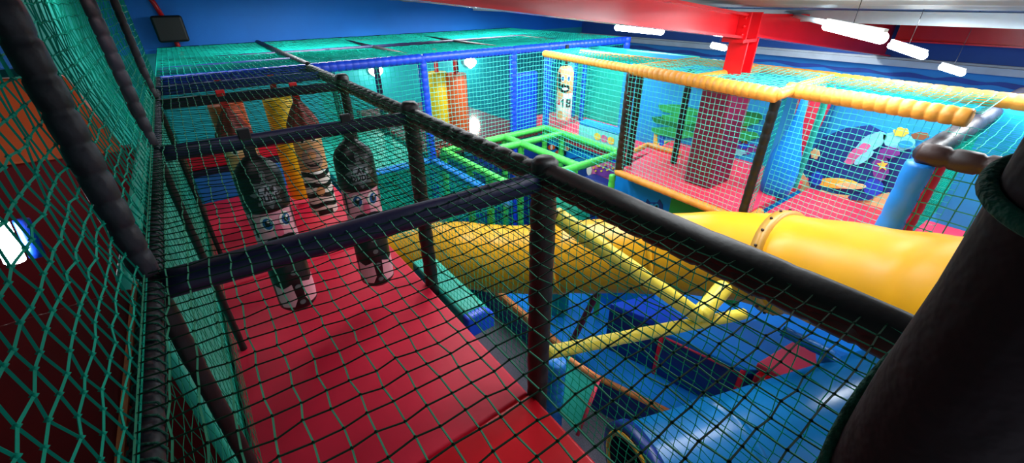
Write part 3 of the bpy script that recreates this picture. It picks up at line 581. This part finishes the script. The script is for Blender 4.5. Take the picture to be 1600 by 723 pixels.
# ------------------------------------------------------------------ red steel portal and lamps
rs = thing('portal_frame', (6.3, 3.15, -1), 'glossy red steel column and roof beams', 'steel frame')
def ibeam(name, p, q, h, w, side):
    p, q = Vector(p), Vector(q); t = (q-p).normalized(); up = Vector(side).normalized(); sd = t.cross(up).normalized(); mb = MB()
    def bar(u0, u1, v0, v1):
        pr = [p+sd*u0+up*v0, p+sd*u1+up*v0, p+sd*u1+up*v1, p+sd*u0+up*v1]; prism(mb, pr, q-p, 'redsteel')
    bar(-w/2, w/2, 0, .03); bar(-w/2, w/2, h-.03, h); bar(-.015, .015, .03, h-.03)
    return mb.build(name, rs)
ibeam('column', (6.22, 3.15, OZ), (6.22, 3.15, -.52), .3, .26, (1, 0, 0))
def rafter(name, x0, zb0, zt0, x1, zb1, zt1, y=3.15, w=.13):
    mb = MB(); dx = x1-x0
    for z0, z1, t in ((zb0, zb1, .03), (zt0-.03, zt1-.03, .03)): prism(mb, [(x0, y-w, z0), (x0, y+w, z0), (x0, y+w, z0+t), (x0, y-w, z0+t)], (dx, 0, z1-z0), 'redsteel')
    b0, b1, t0, t1 = zb0+.03, zb1+.03, zt0-.03, zt1-.03
    mb.add([(x0, y-.015, b0), (x1, y-.015, b1), (x1, y-.015, t1), (x0, y-.015, t0), (x0, y+.015, b0), (x1, y+.015, b1), (x1, y+.015, t1), (x0, y+.015, t0)], [(0, 1, 2, 3), (7, 6, 5, 4)], 'redsteel')
    mb.build(name, rs)
rafter('roof_beam', -1.2, .265, .56, 6.06, -.505, -.21); rafter('roof_beam', 6.4, -.50, -.22, 12.98, -1.25, -.42)
mb = MB(); box(mb, (6.05, 3.0, -.56), (6.42, 3.3, -.52), 'redsteel'); box(mb, (6.07, 2.99, -.52), (6.1, 3.31, -.2), 'redsteel'); box(mb, (6.36, 2.99, -.52), (6.39, 3.31, -.2), 'redsteel'); mb.build('end_plate', rs)
mb = MB()
for z in (-.46, -.36, -.26):
    for s in (3.04, 3.26): rings(mb, [(6.04, s, z), (6.07, s, z)], [.02, .02], 'redsteel', 6)
mb.build('bolts', rs)
rs2 = thing('eave_beam', (12.75, 0, -.5), 'long red steel beam along the top of the right wall behind the lights', 'steel frame')
mb = MB()
for z0, z1, x0 in ((-.36, -.33, 12.5), (-.58, -.55, 12.45), (-.90, -.87, 12.5)): box(mb, (x0, -3.9, z0), (12.95, 3.0, z1), 'redsteel')
box(mb, (12.7, -3.9, -.87), (12.74, 3.0, -.36), 'redsteel'); mb.build('flanges', rs2)
pb = thing('purlins', (9, 0, -.2), 'pale grey roof purlins above the red steel at the top right', 'roof purlin')
for x in (8.0, 10.2, 12.2):
    mb = MB(); z = roofz(x)-.02; box(mb, (x-.05, -3.9, z-.16), (x+.05, 12.8, z), 'pale'); mb.build('purlin', pb)
def batten(p, q, label, r=.042):
    p, q = Vector(p), Vector(q); t = thing('fluorescent_light', (p+q)/2, label, 'light', 'fluorescent ceiling lights'); d = (q-p).normalized()
    mb = MB(); rings(mb, [p, p+d*.02, q-d*.02, q], [r*.7, r, r, r*.7], 'lamp', 12); mb.build('tube', t)
    u = Vector((0, 0, r*.9)); mb = MB(); prism(mb, [p+u+d.cross(u)*.35, q+u+d.cross(u)*.35, q+u-d.cross(u)*.35, p+u-d.cross(u)*.35], (0, 0, .025), 'white'); mb.build('housing', t)
    for f in (.5,): mb = MB(); a = p.lerp(q, f); rings(mb, [a+u, Vector((a.x, a.y, max(a.z+.1, roofz(a.x))))], [.003, .003], 'blackplastic', 6); mb.build('hanger', t)
batten(at_z(1291, 40, -.27), at_z(1380, 60, -.29), 'longest fluorescent light at the top right, nearest the camera')
batten(at_z(1391, 70, -.56), at_z(1445, 88, -.62), 'middle of the three fluorescent lights at the top right')
batten(at_z(1470, 104, -.95), at_z(1505, 115, -.98), 'shortest fluorescent light, farthest right before the pale ledge')
batten(at_z(962, 43, -.43), at_z(1036, 50, -.45), 'fluorescent light under the long red roof beam, left of the red column')
batten(at_z(1112, 71, -.78), at_z(1134, 76, -.8), 'small distant fluorescent light just left of the red column')
batten(at_z(1158, 84, -.95), at_z(1164, 86, -.97), 'tiny distant light just right of the red column', .05)
cd = MB(); rings(cd, [at_z(1212, 17, -.25), at_z(1295, 37, -.29)], [.03, .03], 'pale', 8); tag(cd.build('conduit', None), 'pale pipe running from the ceiling to the longest light', 'pipe')

# ------------------------------------------------------------------ right foreground frame
rf = thing('right_bay_frame', (5.1, .6, -7), 'dark padded rails on sky blue posts at the right edge', 'frame')
K = 1.25; c0 = at_z(1446, 240, -1)*K; c0.z = -1*K
ex = c0 + (at_z(1600, 145, -1)*K - c0)*.98; ex.z = c0.z
pole('rail', c0, ex, .095, 'grey', rf, .4, .04); ey = c0 + Vector((0, -1.0, 0)); pole('rail', c0+Vector((0, .05, 0)), ey, .095, 'brown', rf, .2, .2)
pole('post', (c0.x, c0.y, -3), (c0.x, c0.y, c0.z-.08), .105, 'skyfoam', rf, .25, .06)
q = at_d(1555, 280, 5.3); pole('post', (q.x, q.y, -3.5), (q.x, q.y, c0.z+.4), .17, 'skyfoam', rf, .25, .06)
pole('post', (c0.x+.25, c0.y-.1, -3), (c0.x+.25, c0.y-.1, c0.z-.1), .05, 'red', rf)
net('side_net', (c0.x, c0.y, c0.z-1.3), (ex.x-c0.x, ex.y-c0.y, 0), (0, 0, 1.3), .05, 'dense teal net between the two sky blue posts at the right', 'net_far', 0.0054, False)
net('roof_net', (c0.x, c0.y, c0.z+.02), (2.5, 0, 0), (0, -1.0, 0), .08, 'teal net over the bay at the right edge', 'net_far', 0.0034, False, .05)
net('front_net', (c0.x, c0.y, c0.z-1.3), (0, -1.1, 0), (0, 0, 1.25), .12, 'wide-mesh net hanging from the short brown rail at the right edge', 'net_grey', .006, True)
rp = thing('wall_pads', (7, 0, -2.5), 'pair of rounded red pads behind the net at the right edge', 'pad')
for px, py, s in ((1570, 270, .38), (1535, 345, .45)):
    q = at_d(px, py, 5.6); mb = MB(); rings(mb, [q+Vector((-.1*math.cos(PI*k/8), .12*math.cos(PI*k/8), 0)) for k in range(9)], [max(.02, s*math.sin(PI*k/8)**.5) for k in range(9)], 'red', 20); mb.build('round_pad', rp)

# ------------------------------------------------------------------ slides
TK, TR = .86, .56
path = [at_d(px, py, d)*TK for px, py, d in ((1760, 560, 2.5), (1600, 508, 3.1), (1440, 470, 3.95), (1250, 416, 5.4), (1110, 397, 6.3), (960, 399, 7.2), (800, 405, 7.9), (705, 397, 8.2), (600, 400, 8.5))]
path.insert(0, path[0]+(path[0]-path[1])*1.6)
sp_ = spline(path, 10); n = len(sp_)
ys = thing('tube_slide', tuple(sp_[n//2]-Vector((0, 0, .6))), 'big yellow tube slide curving across the room behind the corridor net', 'slide')
def near_px(px):
    best = 0; bd = 1e9
    for i, p in enumerate(sp_):
        c = (p.dot(right), p.dot(fwd)); d = abs(c[0]/c[1]*FPX+CX-px)
        if c[1] > 0 and d < bd: bd = d; best = i
    return best
cuts = [0, near_px(1215), near_px(1040), near_px(868), n-1]
for k in range(4):
    seg = sp_[cuts[k]:cuts[k+1]+1]; L = len(seg)
    if L < 2: continue
    out = [TR*(1+.012*math.sin(i*1.1)) for i in range(L)]; 
    mb = MB(); rings(mb, seg + seg[::-1], out + [r-.04 for r in out], 'yellow', 36, False); mb.build('tube_section', ys)
for k in (1, 2, 3):
    i = cuts[k]; t = (sp_[i+1]-sp_[i-1]).normalized(); p = sp_[i]; big = k == 1; e = .06 if big else .03
    fl = MB(); R0 = TR+(.055 if big else .022); rings(fl, [p-t*e, p-t*e*.98, p+t*e*.98, p+t*e, p+t*e, p-t*e], [TR-.02, R0, R0, TR-.02, TR-.03, TR-.03], 'tan' if big else 'yellow', 36, False); f = fl.build('flange', ys)
    if big:
        u, w = frame_of(t)
        for j in range(20): a = 2*PI*j/20; c = p+(u*math.cos(a)+w*math.sin(a))*(R0-.002); nn = (u*math.cos(a)+w*math.sin(a)); bo = MB(); rings(bo, [c, c+nn*.02], [.018, .014], 'brown', 6); bo.build('bolt', f)
i = near_px(1490); p = sp_[i]; mb = MB(); rings(mb, [(p.x, p.y, p.z-TR+.02), (p.x+.1, p.y-.2, -6.9)], [.06, .06], 'brown', 10); mb.build('support_leg', ys)
a_, b_ = at_d(950, 425, 6.2), at_z(884, 552, -6); mb = MB(); foam(mb, a_, b_, .055, 'maroonpad', .3); mb.build('support_leg', ys)
# blue tube at the bottom right
rc = at_d(1003, 764, 4.1); ax = Vector((.94, -.34, .02)).normalized(); BR = .6
bt = thing('tube_slide', tuple(rc+Vector((0, 0, -.7))), 'glossy blue tube with yellow-rimmed opening at the bottom right', 'slide')
seg = [rc+ax*(i*.15) for i in range(30)]
mb = MB(); rings(mb, seg+seg[::-1], [BR]*30+[BR-.05]*30, 'bluetube', 40, False); mb.build('tube', bt)
mb = MB(); rings(mb, [rc-ax*.06, rc-ax*.07, rc+ax*.05, rc+ax*.06], [BR-.04, BR+.05, BR+.05, BR], 'navypad', 40, False); mb.build('rim', bt)
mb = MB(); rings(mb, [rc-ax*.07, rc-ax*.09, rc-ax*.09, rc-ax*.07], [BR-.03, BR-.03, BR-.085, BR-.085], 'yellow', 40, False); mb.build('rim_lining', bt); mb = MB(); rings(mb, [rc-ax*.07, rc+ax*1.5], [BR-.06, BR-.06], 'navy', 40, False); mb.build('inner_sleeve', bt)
s2 = rc+ax*1.0; mb = MB(); rings(mb, [s2-ax*.03, s2-ax*.03, s2+ax*.03, s2+ax*.03], [BR-.01, BR+.025, BR+.025, BR-.01], 'bluetube', 40, False); mb.build('seam_collar', bt)
mb = MB()
for f in (.6, 3.2): p = rc+ax*f; rings(mb, [(p.x, p.y, -7), (p.x, p.y, p.z-BR+.03)], [.07, .07], 'black', 10)
mb.build('support_legs', bt)

# ------------------------------------------------------------------ yellow braces on the near post
yb_ = thing('padded_brace', (1.7, 1.8, -3), 'yellow padded brace poles reaching out from the brown near post', 'brace')
a1, a2, a3, a4 = at_d(868, 335, 3.45), at_d(1092, 494, 4.1), at_d(853, 551, 3.6), at_d(1162, 490, 4.4)
a5 = at_d(1132, 448, 4.3)
pole('diagonal', a1, a2, .075, 'yellowfoam', yb_, .5, .05); pole('lower_arm', a3, a4, .062, 'yellowfoam', yb_, .35, .06); pole('stub', a2, a5, .09, 'yellowfoam', yb_, .4, .05)
mb = MB(); rings(mb, [a1-Vector((.12, 0, -.02)), a1+Vector((.02, 0, -.02))], [.05, .05], 'black', 10); mb.build('clamp', yb_)

# ------------------------------------------------------------------ lower level in the middle
MZ = -6.0
bmats = [(4.32, 8.1), (4.32, 2.2), (5.0, 1.2), (9.5, -1.5), (9.5, 8.1)]
pf = thing('lower_platform', (6, 4, -7), 'wide blue mat platform with orange edge on the lower level', 'platform')
e1, e2 = at_z(934, 584, MZ), at_z(1066, 648, MZ)
out = [(4.4, 7.6), (4.4, 4.15), (e1.x, e1.y), (e2.x, e2.y), (9.5, -1.5), (12.5, -1.5), (12.5, 7.6)]
mb = MB(); prism(mb, [(x, y, MZ-.15) for x, y in out], (0, 0, .15), 'bluemat'); mb.build('mat', pf, .03)
mb = MB(); box(mb, (4.26, 4.15, MZ-.14), (4.39, 7.6, MZ+.02), 'orangetrim'); mb.build('edge_trim', pf, .03)
mb = MB(); rings(mb, [e1+Vector((-.03, -.03, -.04)), e2+Vector((-.03, -.03, -.04))], [.055, .055], 'orangetrim', 8); mb.build('edge_trim', pf)
mb = MB(); prism(mb, [(x+(.02 if x < 5 else 0), y, -6.99) for x, y in out], (0, 0, .82), 'navypad'); mb.build('base', pf)
def ppoly(pts, z): return [at_z(px, py, z) for px, py in pts]
nb = thing('padded_box', at_z(1000, 560, -6.2), 'dark navy padded box with royal blue top, left of the red-edged wall', 'box')
TZ = -4.9
P4 = ppoly([(953, 474), (1034, 506), (1078, 498), (1010, 461)], TZ)
mb = MB(); prism(mb, [p+Vector((0, 0, -.12)) for p in P4], (0, 0, .12), 'royal'); mb.build('top', nb, .02)
mb = MB(); prism(mb, [Vector((p.x, p.y, MZ-.5)) for p in P4], (0, 0, TZ-.12-MZ+.5), 'navypad'); mb.build('body', nb, .02)
wb = thing('padded_barrier', at_z(1120, 600, -6.2), 'dark blue padded wall with red edges and bright blue top', 'barrier')
W4 = ppoly([(1036, 518), (1162, 577), (1330, 585), (1335, 555), (1190, 500), (1085, 500)], TZ-.1)
mb = MB(); prism(mb, [p+Vector((0, 0, -.1)) for p in W4], (0, 0, .1), 'bluemat'); mb.build('top', wb, .02)
mb = MB(); prism(mb, [Vector((p.x, p.y, -6.9)) for p in W4], (0, 0, TZ-.2+6.9), 'navypad'); mb.build('body', wb, .02)
for p in W4[:2]: mb = MB(); rings(mb, [(p.x, p.y, -6.9), (p.x, p.y, TZ-.12)], [.04, .04], 'red', 8); mb.build('corner_edge', wb)
mb = MB(); rings(mb, [W4[0]+Vector((0, 0, -.1)), W4[1]+Vector((0, 0, -.1))], [.022, .022], 'pinkred', 8); mb.build('top_edge', wb)
rb = thing('red_block', at_z(1215, 600, -5.2), 'shiny red padded block with pale, lit-coloured sloping top above the blue tube', 'pad')
R4 = ppoly([(1180, 572), (1236, 538), (1272, 548), (1276, 592), (1240, 604)], TZ)
mb = MB(); prism(mb, [p+Vector((0, 0, -.06)) for p in R4], (0, 0, .14), 'pinkred'); mb.build('top', rb, .03)  # lighter pink top: the lamplit highlight is put into the colour
mb = MB(); prism(mb, [Vector((p.x, p.y, TZ-.5)) + (Vector((-.12, -.05, 0)) if i in (0, 4) else Vector((0, 0, 0))) for i, p in enumerate(R4)], (0, 0, .46), 'redshine'); mb.build('body', rb, .04)
br = thing('blue_rail', at_z(1290, 560, -5), 'sky blue padded rail and short post beside the red block', 'rail')
p0, p1, p2 = at_d(1222, 516, 5.2), at_d(1302, 556, 4.9), at_d(1285, 590, 5.0)
pole('rail', p0, p1, .07, 'skyfoam', br); pole('post', p1, (p1.x, p1.y, -6), .09, 'skyfoam', br)
tp = thing('play_panel', at_z(900, 650, -6), 'teal padded panel with orange and pink edges under the yellow brace', 'panel')
Q = [at_d(890, 562, 4.6), at_d(936, 592, 4.6), at_d(902, 680, 4.5), at_d(868, 640, 4.4)]
nrm = Vector((.5, .8, 0)); mb = MB(); prism(mb, Q, nrm.normalized()*.08, 'teal'); mb.build('panel', tp, .02)
mb = MB(); rings(mb, [Q[0], Q[1]], [.035, .035], 'orangetrim', 8); mb.build('orange_edge', tp); mb = MB(); rings(mb, [Q[1], Q[2]], [.022, .022], 'pinkred', 8); mb.build('pink_edge', tp)
q = at_d(868, 590, 4.3); mb = MB(); foam(mb, (q.x, q.y, -7), (q.x, q.y, q.z+.25), .1, 'skyfoam'); mb.build('post', tp)

# ------------------------------------------------------------------ the post right beside the camera
pc = at_d(1578, 560, .62); dn = Vector((0, 0, 1))
np_ = thing('padded_post', (pc.x, pc.y, -7), 'very dark maroon padded post tied with green rope, close at the right edge', 'post')
mb = MB(); rings(mb, [(pc.x, pc.y, z) for z in (-7, -1.2, -.6, -.4, -.1, .2, .36)], [.115, .115, .118, .112, .115, .113, .11], 'maroonfoam', 32); mb.build('foam_sleeve', np_)
fa = math.atan2(-pc.y, -pc.x)
for z, dz in ((-.70, .30), (-.22, .03)):
    mb = MB(); L = [Vector((pc.x+.122*math.cos(2*PI*k/32), pc.y+.122*math.sin(2*PI*k/32), z-dz*math.cos(2*PI*k/32-fa))) for k in range(33)]; rings(mb, L, [.012]*33, 'rope', 8); mb.build('rope_tie', np_)

# ------------------------------------------------------------------ light
w = bpy.data.worlds.new('world'); bpy.context.scene.world = w; w.use_nodes = True
bg = w.node_tree.nodes['Background']; bg.inputs[0].default_value = (.75, .85, 1, 1); bg.inputs[1].default_value = .55
def area(x, y, e, ang=0, z=None):  # unseen fill lights below the roof, added to brighten the room
    l = bpy.data.lights.new('fill_light', 'AREA'); l.shape = 'RECTANGLE'; l.size = 1.5; l.size_y = .15; l.energy = e; l.color = (.92, .97, 1)
    o = bpy.data.objects.new('fill_light', l); C.objects.link(o); o.location = V((x, y, roofz(x)-.12)); o.rotation_euler = (0, 0, ang)
for x, y, e in ((.4, 3.2, 8), (5.0, 2.2, 30), (2.9, 1.4, 14), (3.6, 5.4, 40), (2.6, 10, 60), (8.0, 6.5, 60), (7.8, .2, 70), (5.2, 6.5, 45), (6.4, 1.4, 28), (7.0, 10.5, 50), (-.6, 8.5, 15), (10.5, 4.0, 50)): area(x, y, e)
vs = bpy.context.scene.view_settings; vs.view_transform = 'Standard'; vs.look = 'None'; vs.exposure = 0; vs.gamma = 1; vs.use_curve_mapping = False
for o in list(bpy.context.scene.objects):
    if '_org' in o: del o['_org']
